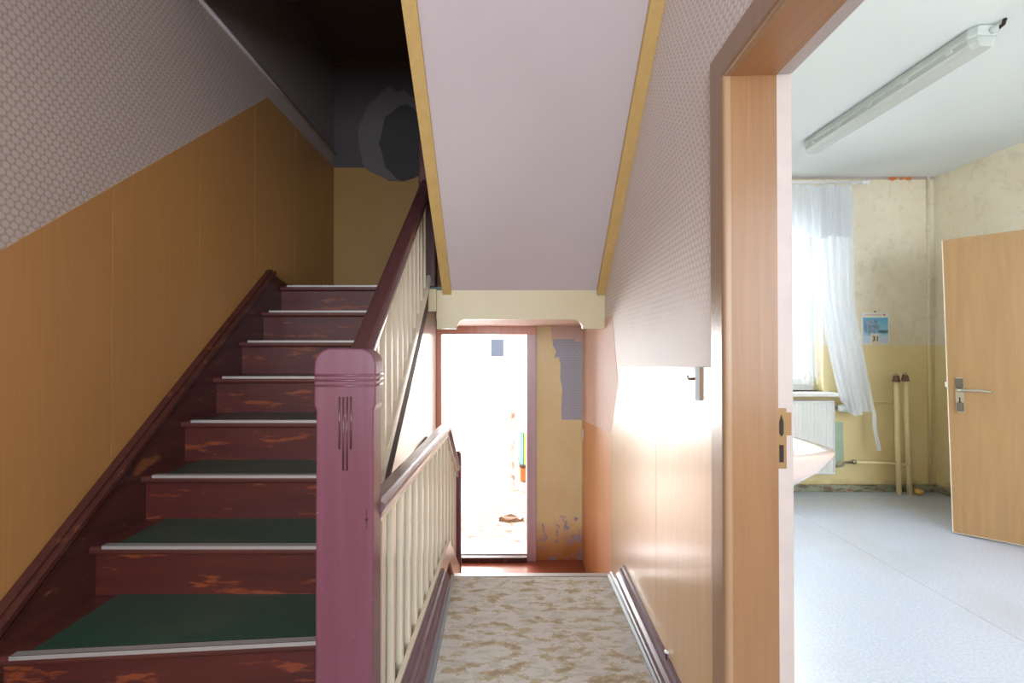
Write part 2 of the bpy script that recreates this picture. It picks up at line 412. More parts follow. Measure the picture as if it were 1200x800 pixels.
# ---- back-door wall at y = 4.10
dw = bm_new()
box(dw, 0.25, 0.9, 4.10, 4.24, -0.75, 1.62); box(dw, -0.70, -0.56, 4.10, 4.24, -0.75, 1.62); box(dw, -0.56, 0.25, 4.10, 4.24, 1.40, 1.62)
wd = struct('wall_door', dw, 'doorwall', 'yellow ochre flaking wall right of the open back door')
pp = [(0.455, 1.33), (0.73, 1.335), (0.73, 0.605), (0.54, 0.605), (0.535, 0.70), (0.545, 0.88), (0.525, 0.98), (0.53, 1.10), (0.515, 1.17), (0.475, 1.16), (0.49, 1.22), (0.462, 1.27)]
obj('paper_patch', prism(bm_new(), pp, 'Y', 4.094, 4.102), 'paper_grey', wd)
bw_ = [(0.315, 1.445), (0.44, 1.445), (0.462, 1.33), (0.47, 1.2), (0.52, 0.95), (0.53, 0.7)]
obj('painted_lintel_patch', prism(bm_new(), [(0.44, 1.445), (0.73, 1.445), (0.73, 1.30), (0.66, 1.31), (0.65, 1.335), (0.455, 1.335)], 'Y', 4.092, 4.101), 'pink', wd)
# door frame
d1 = bpy.data.objects.new('door_1', None); COL.objects.link(d1); d1['kind'] = 'structure'
d1['label'] = 'open back doorway with worn red and violet frame at the stair bottom'
obj('frame_post', box(bm_new(), -0.585, -0.538, 4.06, 4.26, -0.60, 1.40, 0.004), 'redframe', d1)
obj('frame_post', box(bm_new(), 0.223, 0.308, 4.06, 4.26, -0.65, 1.40, 0.006), 'lilacframe', d1)
obj('frame_header', box(bm_new(), -0.585, 0.308, 4.055, 4.26, 1.372, 1.446, 0.004), 'redframe', d1)
obj('threshold', box(bm_new(), -0.585, 0.223, 4.04, 4.30, -0.65, -0.605, 0.004), 'string', d1)
obj('sill_plate', box(bm_new(), -0.54, 0.223, 4.10, 4.34, -0.606, -0.597), 'lilacframe', d1)

# ---- lower room beyond the door
rb = bm_new(); box(rb, -2.6, 1.6, 4.26, 8.0, -0.72, -0.62)
struct('floor_back_room', rb, 'rubble', 'dusty bright floor beyond the back door')
rb = bm_new(); box(rb, -2.6, 1.6, 7.2, 7.3, -0.7, 2.3)
struct('wall_back_room', rb, 'whitewall', 'bright white far wall beyond the back door')
rb = bm_new(); box(rb, -2.7, -2.6, 4.2, 7.3, -0.7, 2.3); box(rb, 1.2, 1.3, 4.2, 7.3, -0.7, 2.3); box(rb, -2.7, 1.3, 4.2, 7.3, 2.2, 2.3)
box(rb, -2.7, -0.7, 4.24, 4.3, -0.7, 2.3); box(rb, 0.9, 1.3, 4.24, 4.3, -0.7, 2.3); box(rb, -0.7, 0.9, 4.24, 4.3, 1.62, 2.3)
struct('wall_back_room_sides', rb, 'whitewall', 'bright white side walls and ceiling beyond the back door')

# ---- right hall wall (slightly turned), local frame: x across, y along
WR = Matrix.Translation((0.61, 1.25, 0)) @ Matrix.Rotation(R(-2.3), 4, 'Z')
def inwall(o): o.matrix_world = WR; return o
SJ = -0.05   # far jamb face
SN = -0.87   # near jamb face
HT = 1.985
b_ = bm_new()
box(b_, 0, 0.150, -0.03, 3.02, -0.75, 3.98); box(b_, 0, 0.150, -3.6, SN - 0.02, -0.2, 3.98); box(b_, 0, 0.150, SN - 0.02, -0.03, HT + 0.02, 3.98)
wr = inwall(struct('wall_right', b_, 'paper_right', 'right hall wall with embossed wallpaper above glossy wood-print dado'))
def dtr(y):   # dado top in local y
    if y < 1.26: return 1.210 - 0.045 * y
    if y < 1.54: return 1.153 - (y - 1.26) * 0.42 / 0.28
    return 0.733 - (y - 1.54) * 0.10
cuts = [0.04, 0.30, 0.62, 1.14, 1.54, 2.86]
for i, (a, b) in enumerate(zip(cuts[:-1], cuts[1:])):
    ys = sorted({a, b} | {t for t in (1.26,) if a < t < b})
    bot = 0.05 if b <= 1.2 else -0.65
    obj('wallpaper_strip' if i < 4 else 'painted_dado', prism(bm_new(), [(y, bot) for y in ys] + [(y, dtr(y)) for y in reversed(ys)], 'X', -0.003 + 0.0006 * (i % 2), 0.001), 'dado_right' if i < 4 else 'dado_orange', wr)
obj('wallpaper_strip', prism(bm_new(), [(SN - 0.1, 0.05), (SN - 0.1, 1.2), (-3.4, 1.2), (-3.4, 0.05)], 'X', -0.003, 0.001), 'dado_right', wr)
obj('pink_plaster_field', prism(bm_new(), [(1.54, 0.733), (2.86, 0.601), (2.86, 1.45), (1.50, 1.45), (1.34, 1.03)], 'X', -0.002, 0.001), 'pink', wr)

# ---- doorway lining in the right wall
d2 = bpy.data.objects.new('door_2', None); COL.objects.link(d2); d2['kind'] = 'structure'; d2.matrix_world = WR
d2['label'] = 'oak-coloured door lining with wide casing round the room doorway'
CW = 0.09
def casing(pts, name='casing'):
    b = bm_new(); prism(b, pts, 'X', -0.022, -0.001)
    bmesh.ops.bevel(b, geom=[e for e in b.edges if all(v.co.x < -0.01 for v in e.verts) and abs(abs(e.verts[0].co.z - e.verts[1].co.z) - CW) > 1e-4], offset=0.012, segments=4, profile=0.5, affect='EDGES')
    return obj(name, b, 'casing_face', d2)
casing([(SJ, -0.0), (SJ, HT), (SJ + CW, HT + CW), (SJ + CW, 0.0)])
casing([(SN, -0.0), (SN - CW, 0.0), (SN - CW, HT + CW), (SN, HT)])
casing([(SJ, HT), (SN, HT), (SN - CW, HT + CW), (SJ + CW, HT + CW)])
obj('jamb', box(bm_new(), -0.0009, 0.118, SJ, SJ + 0.02, 0, HT + 0.02), 'jamb', d2)
obj('jamb', box(bm_new(), -0.0009, 0.118, SN - 0.02, SN, 0, HT + 0.02), 'jamb', d2)
obj('head_lining', box(bm_new(), -0.0009, 0.118, SN + 0.0001, SJ - 0.0001, HT, HT + 0.02), 'jamb_x', d2)
obj('rebate', box(bm_new(), 0.1185, 0.158, SJ + 0.004, SJ + 0.02, 0, HT + 0.02), 'rebate', d2)
obj('rebate', box(bm_new(), 0.1185, 0.158, SN - 0.02, SN - 0.004, 0, HT + 0.02), 'rebate', d2)
obj('rebate', box(bm_new(), 0.1185, 0.158, SN, SJ, HT + 0.004, HT + 0.02), 'rebate', d2)
st = bm_new(); box(st, 0.117, 0.139, SJ + 0.0005, SJ + 0.006, 0.948, 1.106); box(st, 0.138, 0.152, SJ + 0.0005, SJ + 0.006, 1.035, 1.095)
sp = obj('strike_plate', st, 'brass', d2)
hb = bm_new(); prism(hb, [(0.121, 1.04), (0.121, 1.07), (0.126, 1.088), (0.131, 1.07), (0.131, 1.04), (0.126, 1.032)], 'Y', SJ - 0.001, SJ + 0.003)
box(hb, 0.121, 0.131, SJ - 0.001, SJ + 0.003, 0.965, 1.01)
obj('latch_holes', hb, 'black', sp)

# ---- hall rear end with an added opening for the hall fill light (behind the viewer)
rw = bm_new()
box(rw, -1.64, -0.95, -2.4, -2.3, -0.1, 3.2); box(rw, 0.35, 0.8, -2.4, -2.3, -0.1, 3.2); box(rw, -0.95, 0.35, -2.4, -2.3, -0.1, 0.95); box(rw, -0.95, 0.35, -2.4, -2.3, 2.35, 3.2)
struct('wall_rear', rw, 'paper_right', 'hall end wall with an added opening behind the fill light')

# ================================================================== THE ROOM
RX, RY, RZ = 3.79, 3.98, 2.75
WX0, WX1, WZ0, WZ1 = 1.45, 2.81, 0.87, 2.42
b_ = bm_new()
box(b_, 0.72, WX0, RY, RY + 0.3, -0.1, 2.9); box(b_, WX1, RX + 0.1, RY, RY + 0.3, -0.1, 2.9)
box(b_, WX0, WX1, RY, RY + 0.3, -0.1, WZ0); box(b_, WX0, WX1, RY, RY + 0.3, WZ1, 2.9)
rbk = struct('wall_room_back', b_, 'roomwall', 'window wall of the bright room, floral paper over yellow paint')
struct('wall_room_right', box(bm_new(), RX, RX + 0.1, -1.3, RY + 0.3, -0.1, 2.9), 'roomwall', 'right wall of the bright room behind the door leaf')
b_ = bm_new(); box(b_, 0.150, 0.157, -0.03, 2.75, 0, 2.8); box(b_, 0.150, 0.157, -2.4, SN - 0.02, 0, 2.8); box(b_, 0.150, 0.157, SN - 0.02, -0.03, HT + 0.02, 2.8)
inwall(struct('wall_room_left', b_, 'roomwall', 'room side of the hall wall'))
b_ = bm_new(); box(b_, 0.6, 1.45, -1.3, -1.2, 0, 2.9); box(b_, 3.35, 3.9, -1.3, -1.2, 0, 2.9); box(b_, 1.45, 3.35, -1.3, -1.2, 0, 0.8); box(b_, 1.45, 3.35, -1.3, -1.2, 2.4, 2.9)
struct('wall_room_front', b_, 'roomwall', 'near wall of the bright room')
rc = struct('ceiling_room', prism(bm_new(), [(0.60, -1.3), (RX + 0.1, -1.3), (RX + 0.1, RY + 0.3), (0.82, RY + 0.3)], 'Z', RZ, RZ + 0.12), 'room_ceiling', 'white ceiling of the bright room')
fr = struct('floor_room', prism(bm_new(), [(0.56, -1.3), (RX + 0.1, -1.3), (RX + 0.1, RY + 0.1), (0.80, RY + 0.1)], 'Z', -0.12, -0.004), 'black', 'pale speckled vinyl floor of the bright room')
obj('vinyl_sheet', prism(bm_new(), [(0.57, -1.2), (2.2385, -1.2), (2.2385, RY), (0.78, RY)], 'Z', -0.004, 0.0), 'roomfloor', fr)
obj('vinyl_sheet', box(bm_new(), 2.2405, RX, -1.2, RY, -0.004, 0.0), 'roomfloor', fr)
struct('baseboard_room_back', box(bm_new(), 0.8, RX, RY - 0.018, RY, 0, 0.062, 0.004), 'roombase', 'flaking green and red baseboard under the radiator wall')
struct('baseboard_room_right', box(bm_new(), RX - 0.018, RX, 3.0, RY, 0, 0.062, 0.004), 'roombase', 'flaking baseboard on the room right wall')
obj('painted_conduit', tube(bm_new(), [(3.735, RY - 0.006, 0.06), (3.735, RY - 0.006, RZ)], 0.013, 8), 'roomwall', rbk, True)
obj('crown_strip', box(bm_new(), 0.8, RX, RY - 0.012, RY, RZ - 0.022, RZ, 0.003), 'rebate', rbk)
obj('old_paint_patch', prism(bm_new(), [(2.80, 0.62), (2.98, 0.60), (2.985, 0.27), (2.90, 0.24), (2.80, 0.28)], 'Y', RY - 0.002, RY + 0.001), 'greenpatch', rbk)
random.seed(5)
for cx, r in ((3.42, 0.035), (3.50, 0.02), (3.56, 0.03)):
    obj('bare_plaster_spot', prism(bm_new(), blob(cx, RZ - 0.018, r, 0.014, 12, 0.25), 'Y', RY - 0.016, RY - 0.010), 'brick', rbk)

# window
w1 = bpy.data.objects.new('window_1', None); COL.objects.link(w1); w1['kind'] = 'structure'; w1['label'] = 'white-framed window behind the net curtain'
def frame_rect(bm, x0, x1, y0, y1, z0, z1, t):
    box(bm, x0, x0 + t, y0, y1, z0, z1, 0.004); box(bm, x1 - t, x1, y0, y1, z0, z1, 0.004)
    box(bm, x0 + t, x1 - t, y0, y1, z0, z0 + t, 0.004); box(bm, x0 + t, x1 - t, y0, y1, z1 - t, z1, 0.004)
    return bm
obj('window_frame', frame_rect(bm_new(), WX0, WX1, RY + 0.12, RY + 0.19, WZ0, WZ1, 0.055), 'white', w1)
xm = (WX0 + WX1) / 2
for a, b in ((WX0 + 0.05, xm), (xm, WX1 - 0.05)):
    sa = obj('casement', frame_rect(bm_new(), a, b, RY + 0.10, RY + 0.15, WZ0 + 0.05, WZ1 - 0.05, 0.06), 'white', w1)
    obj('pane', box(bm_new(), a + 0.05, b - 0.05, RY + 0.124, RY + 0.128, WZ0 + 0.10, WZ1 - 0.10), 'glass', sa)
sx = xm + 0.62
obj('window_handle', tube(bm_new(), [(xm, RY + 0.095, 1.55), (xm, RY + 0.07, 1.55), (xm, RY + 0.07, 1.44)], 0.008, 8), 'white', w1, True)
obj('window_sill', box(bm_new(), WX0 - 0.05, WX1 + 0.06, RY - 0.14, RY + 0.12, WZ0 - 0.03, WZ0, 0.005), 'white', w1)

# ================================================================== THINGS
# ---- staircase
sc = thing('staircase', 'dark red-brown wooden staircase with green linoleum treads rising on the left', 'staircase')
XS0, XS1 = -1.47, -0.52
def skewed(bm, y0l, y0r, y1l, y1r, z0, z1, x0=XS0, x1=XS1, bev=0):
    r = [[(x0, y0l, z0), (x1, y0r, z0), (x1, y0r, z1), (x0, y0l, z1)], [(x0, y1l, z0), (x1, y1r, z0), (x1, y1r, z1), (x0, y1l, z1)]]
    loft(bm, r)
    if bev:
        es = [e for e in bm.edges if all(abs(v.co.y - (y0l if v.co.x < (x0 + x1) / 2 else y0r)) < 1e-5 for v in e.verts) and abs(e.verts[0].co.z - e.verts[1].co.z) < 1e-5]
        bmesh.ops.bevel(bm, geom=es, offset=bev, segments=3, profile=0.5, affect='EDGES')
    return bm
for k in range(-1, 8):
    y = 1.394 + 0.23 * k; z = 0.37 + 0.185 * k
    sl = {-1: -0.16, 0: -0.075}.get(k, 0.0); sn = {-1: -0.075}.get(k, 0.0)
    yn = y + 0.23
    if k < 7:
        t = obj('tread', skewed(bm_new(), y + sl, y, yn + sn + 0.03, yn + 0.03, z - 0.032, z, bev=0.012), 'tread', sc)
        x0 = XS0 + 0.075
        f = (x0 - XS0) / (XS1 - XS0)
        obj('linoleum', skewed(bm_new(), y + sl * (1 - f) + 0.03, y + 0.03, yn + sn * (1 - f) + 0.028, yn + 0.028, z - 0.001, z + 0.003, x0 + 0.01, XS1), 'lino', t)
    else:
        t = obj('tread', box(bm_new(), XS0, XS1, y, y + 0.05, z - 0.032, z - 0.001, 0.01), 'tread', sc)
        obj('linoleum', box(bm_new(), -1.44, 0.3, 3.04, 4.09, z - 0.017, z), 'lino', t)
    obj('riser', skewed(bm_new(), y + sl + 0.028, y + 0.028, y + sl + 0.045, y + 0.045, z - 0.185, z - 0.031), 'riser', sc)
    nb = skewed(bm_new(), y + sl * 0.97 - 0.002, y - 0.002, y + sl * 0.97 + 0.020, y + 0.020, z + 0.001, z + 0.005, XS0 + 0.05, XS1)
    skewed(nb, y + sl * 0.97 - 0.004, y - 0.004, y + sl * 0.97 + 0.0, y + 0.0, z - 0.007, z + 0.005, XS0 + 0.05, XS1)
    obj('nosing_strip', nb, 'alu', t)
# wall string with moulded cap
ys = [0.70, 1.37, 2.92]
bot = lambda y: string_top(y) - 0.36
wsb = bm_new(); prism(wsb, [(0.70, 0.0), (1.2, 0.0), (2.92, bot(2.92) + 0.04), (3.03, 1.45), (3.03, 1.70), (2.92, 1.725), (1.37, 0.463), (0.92, 0.10), (0.70, 0.10)], 'X', -1.519, -1.468)
obj('wall_stringer', wsb, 'string', sc)
def sl_bar(bm, x0, x1, ya, yb, za, zb, h):
    return prism(bm, [(ya, za), (yb, zb), (yb, zb + h), (ya, za + h)], 'X', x0, x1)
cp = bm_new(); sl_bar(cp, -1.519, -1.455, 0.90, 2.93, 0.075, 1.73, 0.022); sl_bar(cp, -1.50, -1.461, 0.90, 2.92, 0.050, 1.70, 0.012); sl_bar(cp, -1.514, -1.48, 0.90, 2.93, 0.098, 1.752, 0.010)
obj('stringer_cap', cp, 'string', sc)
obj('landing_skirting', prism(bm_new(), [(2.92, 1.648), (4.1, 1.648), (4.1, 1.70), (3.14, 1.70), (2.92, 1.745)], 'X', -1.519, -1.49), 'string', sc)
# outer string
ob = bm_new(); sl_bar(ob, -0.52, -0.482, 1.39, 3.0, nose(1.39) - 0.135, nose(3.0) - 0.135, 0.175)
M['stringer_face'] = plain('dark_violet_stringer_paint', (62, 46, 52), 0.65)
obj('outer_stringer', ob, 'stringer_face', sc)
ob = bm_new(); sl_bar(ob, -0.524, -0.478, 1.39, 3.05, nose(1.39) + 0.035, nose(3.05) + 0.035, 0.02)
sl_bar(ob, -0.484, -0.476, 1.39, 3.05, nose(1.39) - 0.005, nose(3.05) - 0.005, 0.045)
obj('stringer_rail', ob, 'cream', sc)
obj('stair_underside', prism(bm_new(), [(1.35, 0.10), (1.55, 0.26), (3.03, 1.44), (3.03, 1.46), (1.35, 0.12)], 'X', -1.5, -0.53), 'cream_beam', sc)
# newel
nw = bm_new()
NX0, NX1, NY0, NY1, NZ = -0.537, -0.361, 1.30, 1.39, 1.263
def newel_outline(x0, x1, zt, r, z0):
    p = [(x0 + 0.006, z0), (x0 + 0.006, 1.085), (x0, 1.10), (x0, zt - r)]
    p += [(x0 + r - r * math.cos(a * PI / 16), zt - r + r * math.sin(a * PI / 16)) for a in range(1, 9)]
    p += [(x1 - r + r * math.sin(a * PI / 16), zt - r + r * math.cos(a * PI / 16)) for a in range(1, 9)]
    p += [(x1, 1.10), (x1 - 0.006, 1.085), (x1 - 0.006, z0)]
    return p
prism(nw, newel_outline(NX0, NX1, NZ, 0.05, -0.1), 'Y', NY0, NY1)
bmesh.ops.bevel(nw, geom=[e for e in nw.edges if abs(e.verts[0].co.y - e.verts[1].co.y) < 1e-5 and e.calc_length() < 5], offset=0.006, segments=2, profile=0.5, affect='EDGES')
n_o = obj('newel_post', nw, 'newel', sc)
for z in (1.186, 1.171, 1.156):
    gb = bm_new(); tube(gb, [(NX0 + 0.004, NY0 - 0.0005, z), (NX1 - 0.004, NY0 - 0.0005, z)], 0.0035, 6); tube(gb, [(NX1 - 0.0015, NY0 + 0.006, z), (NX1 - 0.0015, NY1 - 0.006, z)], 0.0035, 6)
    obj('groove_bead', gb, 'newel', n_o, True)
for dx, L in ((-0.016, 0.15), (-0.005, 0.21), (0.006, 0.21), (0.017, 0.15)):
    gb = bm_new(); xc = (NX0 + NX1) / 2 + 0.002
    tube(gb, [(xc + dx, NY0 - 0.0006, 1.125), (xc + dx, NY0 - 0.0006, 1.125 - L)], 0.003, 6)
    obj('flute', gb, 'rail', n_o, True)  # darker paint stands in for the shade inside the newel grooves
obj('screw_hole', tube(bm_new(), [(-0.385, NY0 + 0.002, 0.775), (-0.385, NY0 - 0.0006, 0.775)], 0.004, 8), 'black', n_o)
obj('crack', box(bm_new(), -0.3862, -0.3848, NY0 - 0.0005, NY0 + 0.001, 0.752, 0.80), 'black', n_o)
# top newel at the landing
obj('newel_post', box(bm_new(), -0.56, -0.44, 3.04, 3.12, 1.66, 2.66, 0.012), 'rail', sc)
# handrail
def rail_profile(w, h):
    return [(-w / 2 + 0.012, -h), (w / 2 - 0.012, -h), (w / 2 - 0.006, -h * 0.62), (w / 2 - 0.004, -h * 0.55), (w / 2, -h * 0.42), (w / 2, -h * 0.2), (w / 2 - 0.01, -0.004), (w / 4, 0), (-w / 4, 0), (-w / 2 + 0.01, -0.004), (-w / 2, -h * 0.2), (-w / 2, -h * 0.42), (-w / 2 + 0.004, -h * 0.55), (-w / 2 + 0.006, -h * 0.62)]
def rail(bm, pts, wd, h):
    rings = []
    for p in pts: rings.append([(p[0] + q[0], p[1], p[2] + q[1]) for q in rail_profile(wd, h)])
    return loft(bm, rings)
zr = lambda y: 1.27 + 0.787 * (y - 1.625)
obj('handrail', rail(bm_new(), [(-0.50, 1.36, zr(1.36)), (-0.50, 3.06, zr(3.06))], 0.082, 0.075), 'rail', sc)
ub = bm_new(); sl_bar(ub, -0.513, -0.487, 1.39, 3.05, zr(1.39) - 0.088, zr(3.05) - 0.088, 0.014)
obj('rail_fillet', ub, 'cream', sc)
for i in range(14):
    y = 1.47 + i * 0.112
    bb = bm_new(); wdt = 0.014
    r_ = [[(-0.5 - 0.011, y - wdt, nose(y - wdt) + 0.045), (-0.5 + 0.011, y - wdt, nose(y - wdt) + 0.045), (-0.5 + 0.011, y + wdt, nose(y + wdt) + 0.045), (-0.5 - 0.011, y + wdt, nose(y + wdt) + 0.045)],
          [(-0.5 - 0.011, y - wdt, zr(y - wdt) - 0.08), (-0.5 + 0.011, y - wdt, zr(y - wdt) - 0.08), (-0.5 + 0.011, y + wdt, zr(y + wdt) - 0.08), (-0.5 - 0.011, y + wdt, zr(y + wdt) - 0.08)]]
    loft(bb, r_); obj('baluster', bb, 'cream', sc)

# ---- upper flight (soffit overhead)
uf = thing('upper_stair_flight', 'pale sloping underside of the upper stair flight framed by ochre boards', 'staircase')
zs = lambda y: 1.636 + 0.8 * (3.0 - y)
sp_ = obj('soffit_panel', prism(bm_new(), [(3.0, zs(3.0)), (1.36, zs(1.36)), (1.36, zs(1.36) + 0.16), (3.0, zs(3.0) + 0.16)], 'X', -0.345, 0.66), 'soffit', uf)
for v in sp_.data.vertices:
    if v.co.x > 0.5: v.co.x = 0.607 + 0.0402 * (v.co.y - 1.25)
bl = bm_new(); sl_bar(bl, -0.39, -0.332, 3.0, 1.36, zs(3.0) - 0.03, zs(1.36) - 0.03, 0.30)
obj('edge_board', bl, 'ochre_board', uf)
bl = bm_new(); prism(bl, [(2.985, zs(2.985) - 0.045), (1.36, zs(1.36) - 0.045), (1.36, zs(1.36) + 0.05), (2.985, zs(2.985) + 0.05)], 'X', 0.60, 0.655)
ebr = obj('edge_board', bl, 'ochre_board', uf)
for v in ebr.data.vertices:   # follows the slightly turned wall
    v.co.x += 0.612 + 0.0402 * (v.co.y - 1.25) - 0.657
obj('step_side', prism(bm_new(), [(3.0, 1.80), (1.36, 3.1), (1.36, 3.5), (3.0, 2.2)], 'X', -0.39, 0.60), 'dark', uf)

# ---- guard railing beside the hall
gr = thing('guard_railing', 'low railing with violet-grey handrail and cream balusters beside the carpet', 'railing')
gx = lambda y: -0.384 + 0.037 * (y - 1.59)
YB = 2.74
dz = lambda y: 0 if y <= YB else -0.80 * (y - YB)
obj('handrail', rail(bm_new(), [(gx(1.38), 1.385, 0.80), (gx(YB), YB, 0.795)], 0.074, 0.052), 'rail_grey', gr)
obj('handrail', rail(bm_new(), [(gx(YB), YB - 0.012, 0.794), (gx(YB), YB + 0.01, 0.788), (gx(3.22), 3.22, 0.79 + dz(3.22))], 0.068, 0.046), 'rail_grey', gr)
fb = bm_new(); box(fb, 0, 0.001, 0, 0.001, 0, 0.001)
bmesh.ops.delete(fb, geom=fb.verts[:], context='VERTS')
def path_bar(bm, xo, wdt, pts):   # pts (y, z0, z1)
    return loft(bm, [[(gx(y) + xo, y, z0), (gx(y) + xo + wdt, y, z0), (gx(y) + xo + wdt, y, z1), (gx(y) + xo, y, z1)] for y, z0, z1 in pts])
path_bar(fb, -0.014, 0.034, [(1.39, 0.728, 0.752), (YB, 0.722, 0.746), (3.22, 0.722 + dz(3.22), 0.746 + dz(3.22))])
obj('rail_fillet', fb, 'cream', gr)
obj('bottom_rail', path_bar(bm_new(), 0.012, 0.018, [(1.39, -0.02, 0.10), (YB, -0.02, 0.10), (3.22, -0.02 + dz(3.22) - 0.1, 0.10 + dz(3.22))]), 'cream', gr)
obj('rail_base', path_bar(bm_new(), -0.030, 0.042, [(1.39, -0.12, 0.055), (YB, -0.12, 0.055), (3.22, -0.25 + dz(3.22), 0.055 + dz(3.22))]), 'string', gr)  # dark colour stands in for the shaded slot behind the cream lip
for i in range(15):
    y = 1.467 + 0.12 * i
    if y > 3.2: break
    h0 = 0.052 + dz(y); h1 = 0.735 + dz(y)
    obj('baluster', box(bm_new(), gx(y) - 0.012, gx(y) + 0.011, y - 0.018, y + 0.018, h0, h1, 0.002, 1), 'cream', gr)
pb = bm_new(); prism(pb, [(-0.352, -0.65), (-0.352, 0.50)] + [(-0.32 - 0.032 * math.cos(a * PI / 8), 0.50 + 0.03 * math.sin(a * PI / 8)) for a in range(1, 8)] + [(-0.288, 0.50), (-0.288, -0.65)], 'Y', 3.21, 3.28)
obj('end_post', pb, 'newel', gr)

# ---- carpet, skirtings
tag(obj('carpet_runner', prism(bm_new(), [(-0.262, -2.2), (0.455, -2.2), (0.565, 1.0), (0.580, 1.6), (0.590, 2.498), (-0.262, 2.498)], 'Z', 0.0, 0.008), 'carpet'), 'mottled beige and olive carpet on the hall floor', 'carpet')
tag(obj('edging_strip', prism(bm_new(), [(2.500, 0.010), (2.535, 0.010), (2.538, 0.004), (2.538, -0.02), (2.530, -0.02), (2.530, 0.0), (2.500, 0.008)], 'X', -0.262, 0.590), 'alu'), 'thin metal strip along the far edge of the carpet', 'edging strip')
skl = bpy.data.objects.new('baseboard_left', None); COL.objects.link(skl); skl['kind'] = 'structure'; skl['label'] = 'violet-brown moulded skirting left of the carpet'
def sect(y, xa, xb, h):
    w_ = xb - xa
    return [(xa, y, -0.004), (xa, y, h), (xa + w_ * 0.22, y, h), (xa + w_ * 0.27, y, h * 0.86), (xa + w_ * 0.42, y, h * 0.82), (xa + w_ * 0.46, y, h * 0.66), (xa + w_ * 0.62, y, h * 0.55), (xa + w_ * 0.66, y, h * 0.34), (xa + w_ * 0.74, y, h * 0.30), (xa + w_ * 0.76, y, -0.004)]
lr = lambda y: -0.354 + 0.039 * (y - 1.6)
obj('moulding', loft(bm_new(), [sect(0.95, lr(0.95), -0.257, 0.088), sect(2.43, lr(2.43), -0.260, 0.088)]), 'skirt', skl)
def strip_(y, xa, xb, h):
    w_ = xb - xa
    return [(xa + w_ * 0.74, y, -0.004), (xa + w_ * 0.74, y, h * 0.30), (xa + w_ * 0.80, y, h * 0.26), (xa + w_ * 0.86, y, h * 0.1 + 0.008), (xb, y, 0.012), (xb + 0.004, y, 0.004), (xb + 0.004, y, -0.004)]
obj('edge_strip', loft(bm_new(), [strip_(0.95, lr(0.95), -0.257, 0.088), strip_(2.50, lr(2.5), -0.260, 0.088)]), 'bluegrey', skl)
skr = bpy.data.objects.new('baseboard_right', None); COL.objects.link(skr); skr['kind'] = 'structure'; skr['label'] = 'violet-brown moulded skirting between the carpet and the right wall'
wx = lambda y: 0.612 + 0.0402 * (y - 1.25)
def mir(s): return [(-p[0], p[1], p[2]) for p in s][::-1]
obj('moulding', loft(bm_new(), [mir(sect(1.31, -wx(1.31) - 0.010, -0.555, 0.105)), mir(sect(2.43, -wx(2.43), -0.578, 0.105))]), 'skirt', skr)
obj('edge_strip', loft(bm_new(), [mir(strip_(1.31, -wx(1.31) - 0.010, -0.570, 0.105)), mir(strip_(2.51, -wx(2.51), -0.580, 0.105))]), 'bluegrey', skr)

# ---- lower steps (hidden by the carpet edge)
ls = thing('lower_steps', 'short run of painted steps descending beyond the carpet edge to the back door', 'steps')
for i in range(4):
    y0 = 2.50 + 0.21 * i; z1 = -0.0 - 0.1625 * (i + 0)
    if i == 0:
        obj('riser', box(bm_new(), -0.34, 0.655, 2.505, 2.525, -0.20, -0.02), 'riser', ls); continue
    obj('tread', box(bm_new(), -0.34, 0.655, y0 - 0.21 + 0.02, y0 + 0.03, z1 - 0.03, z1, 0.006), 'redfloor', ls)
    obj('riser', box(bm_new(), -0.34, 0.655, y0, y0 + 0.02, z1 - 0.1625, z1 - 0.03), 'riser', ls)

# ---- small things on the hall walls
hk = inwall(thing('wall_bracket', 'small grey metal bracket screwed to the right wall at dado height', 'bracket'))
hk.matrix_world = WR
b_ = bm_new(); box(b_, -0.016, -0.002, 0.158, 0.166, 1.10, 1.205, 0.002, 1); obj('plate', b_, 'lampgrey', hk)
b_ = bm_new(); prism(b_, [(0.164, 1.12), (0.164, 1.205), (0.225, 1.20), (0.182, 1.165)], 'X', -0.006, -0.001); obj('wing', b_, 'lampgrey', hk)
obj('peg', tube(bm_new(), [(-0.002, 0.20, 1.165), (-0.022, 0.20, 1.165), (-0.026, 0.20, 1.175)], 0.005, 8), 'steel', hk, True)
th = tag(obj('loose_thread', tube(bm_new(), [(0.0, 0.052, 1.71), (-0.006, 0.056, 1.68), (-0.010, 0.055, 1.65), (-0.008, 0.051, 1.615), (-0.004, 0.046, 1.60)], 0.0015, 6), 'newel', None, True), 'thin reddish thread hanging beside the door casing', 'thread'); th.matrix_world = WR
sw = thing('wall_switch', 'small cream switch on the orange wall near the back door', 'switch'); sw.matrix_world = WR
obj('plate', box(bm_new(), -0.012, -0.001, 2.74, 2.80, 0.44, 0.54, 0.004), 'cream', sw); obj('rocker', box(bm_new(), -0.018, -0.010, 2.755, 2.785, 0.465, 0.515, 0.003), 'cream', sw)
kh = thing('key_hook_rack', 'small dark hook rack on the white wall below the stairs', 'hook rack', (-0.583, 3.35, 0.56))
b_ = bm_new(); tube(b_, [(0.0, -0.30, 0.0), (0.004, 0.16, 0.006)], 0.007, 6); obj('bar', b_, 'black', kh)
for y in (-0.05, 0.10): obj('hook', tube(bm_new(), [(0.004, y, 0), (0.03, y, -0.005), (0.034, y, -0.07)], 0.005, 6), 'black', kh, True)
ns = thing('wall_plug', 'white wall plug sticking out above the right skirting', 'plug'); ns.matrix_world = WR
obj('body', tube(bm_new(), [(0, 0.47, 0.115), (-0.016, 0.465, 0.125)], 0.006, 8), 'white', ns, True)
obj('tail', tube(bm_new(), [(-0.012, 0.468, 0.122), (-0.014, 0.455, 0.10)], 0.003, 6), 'black', ns, True)

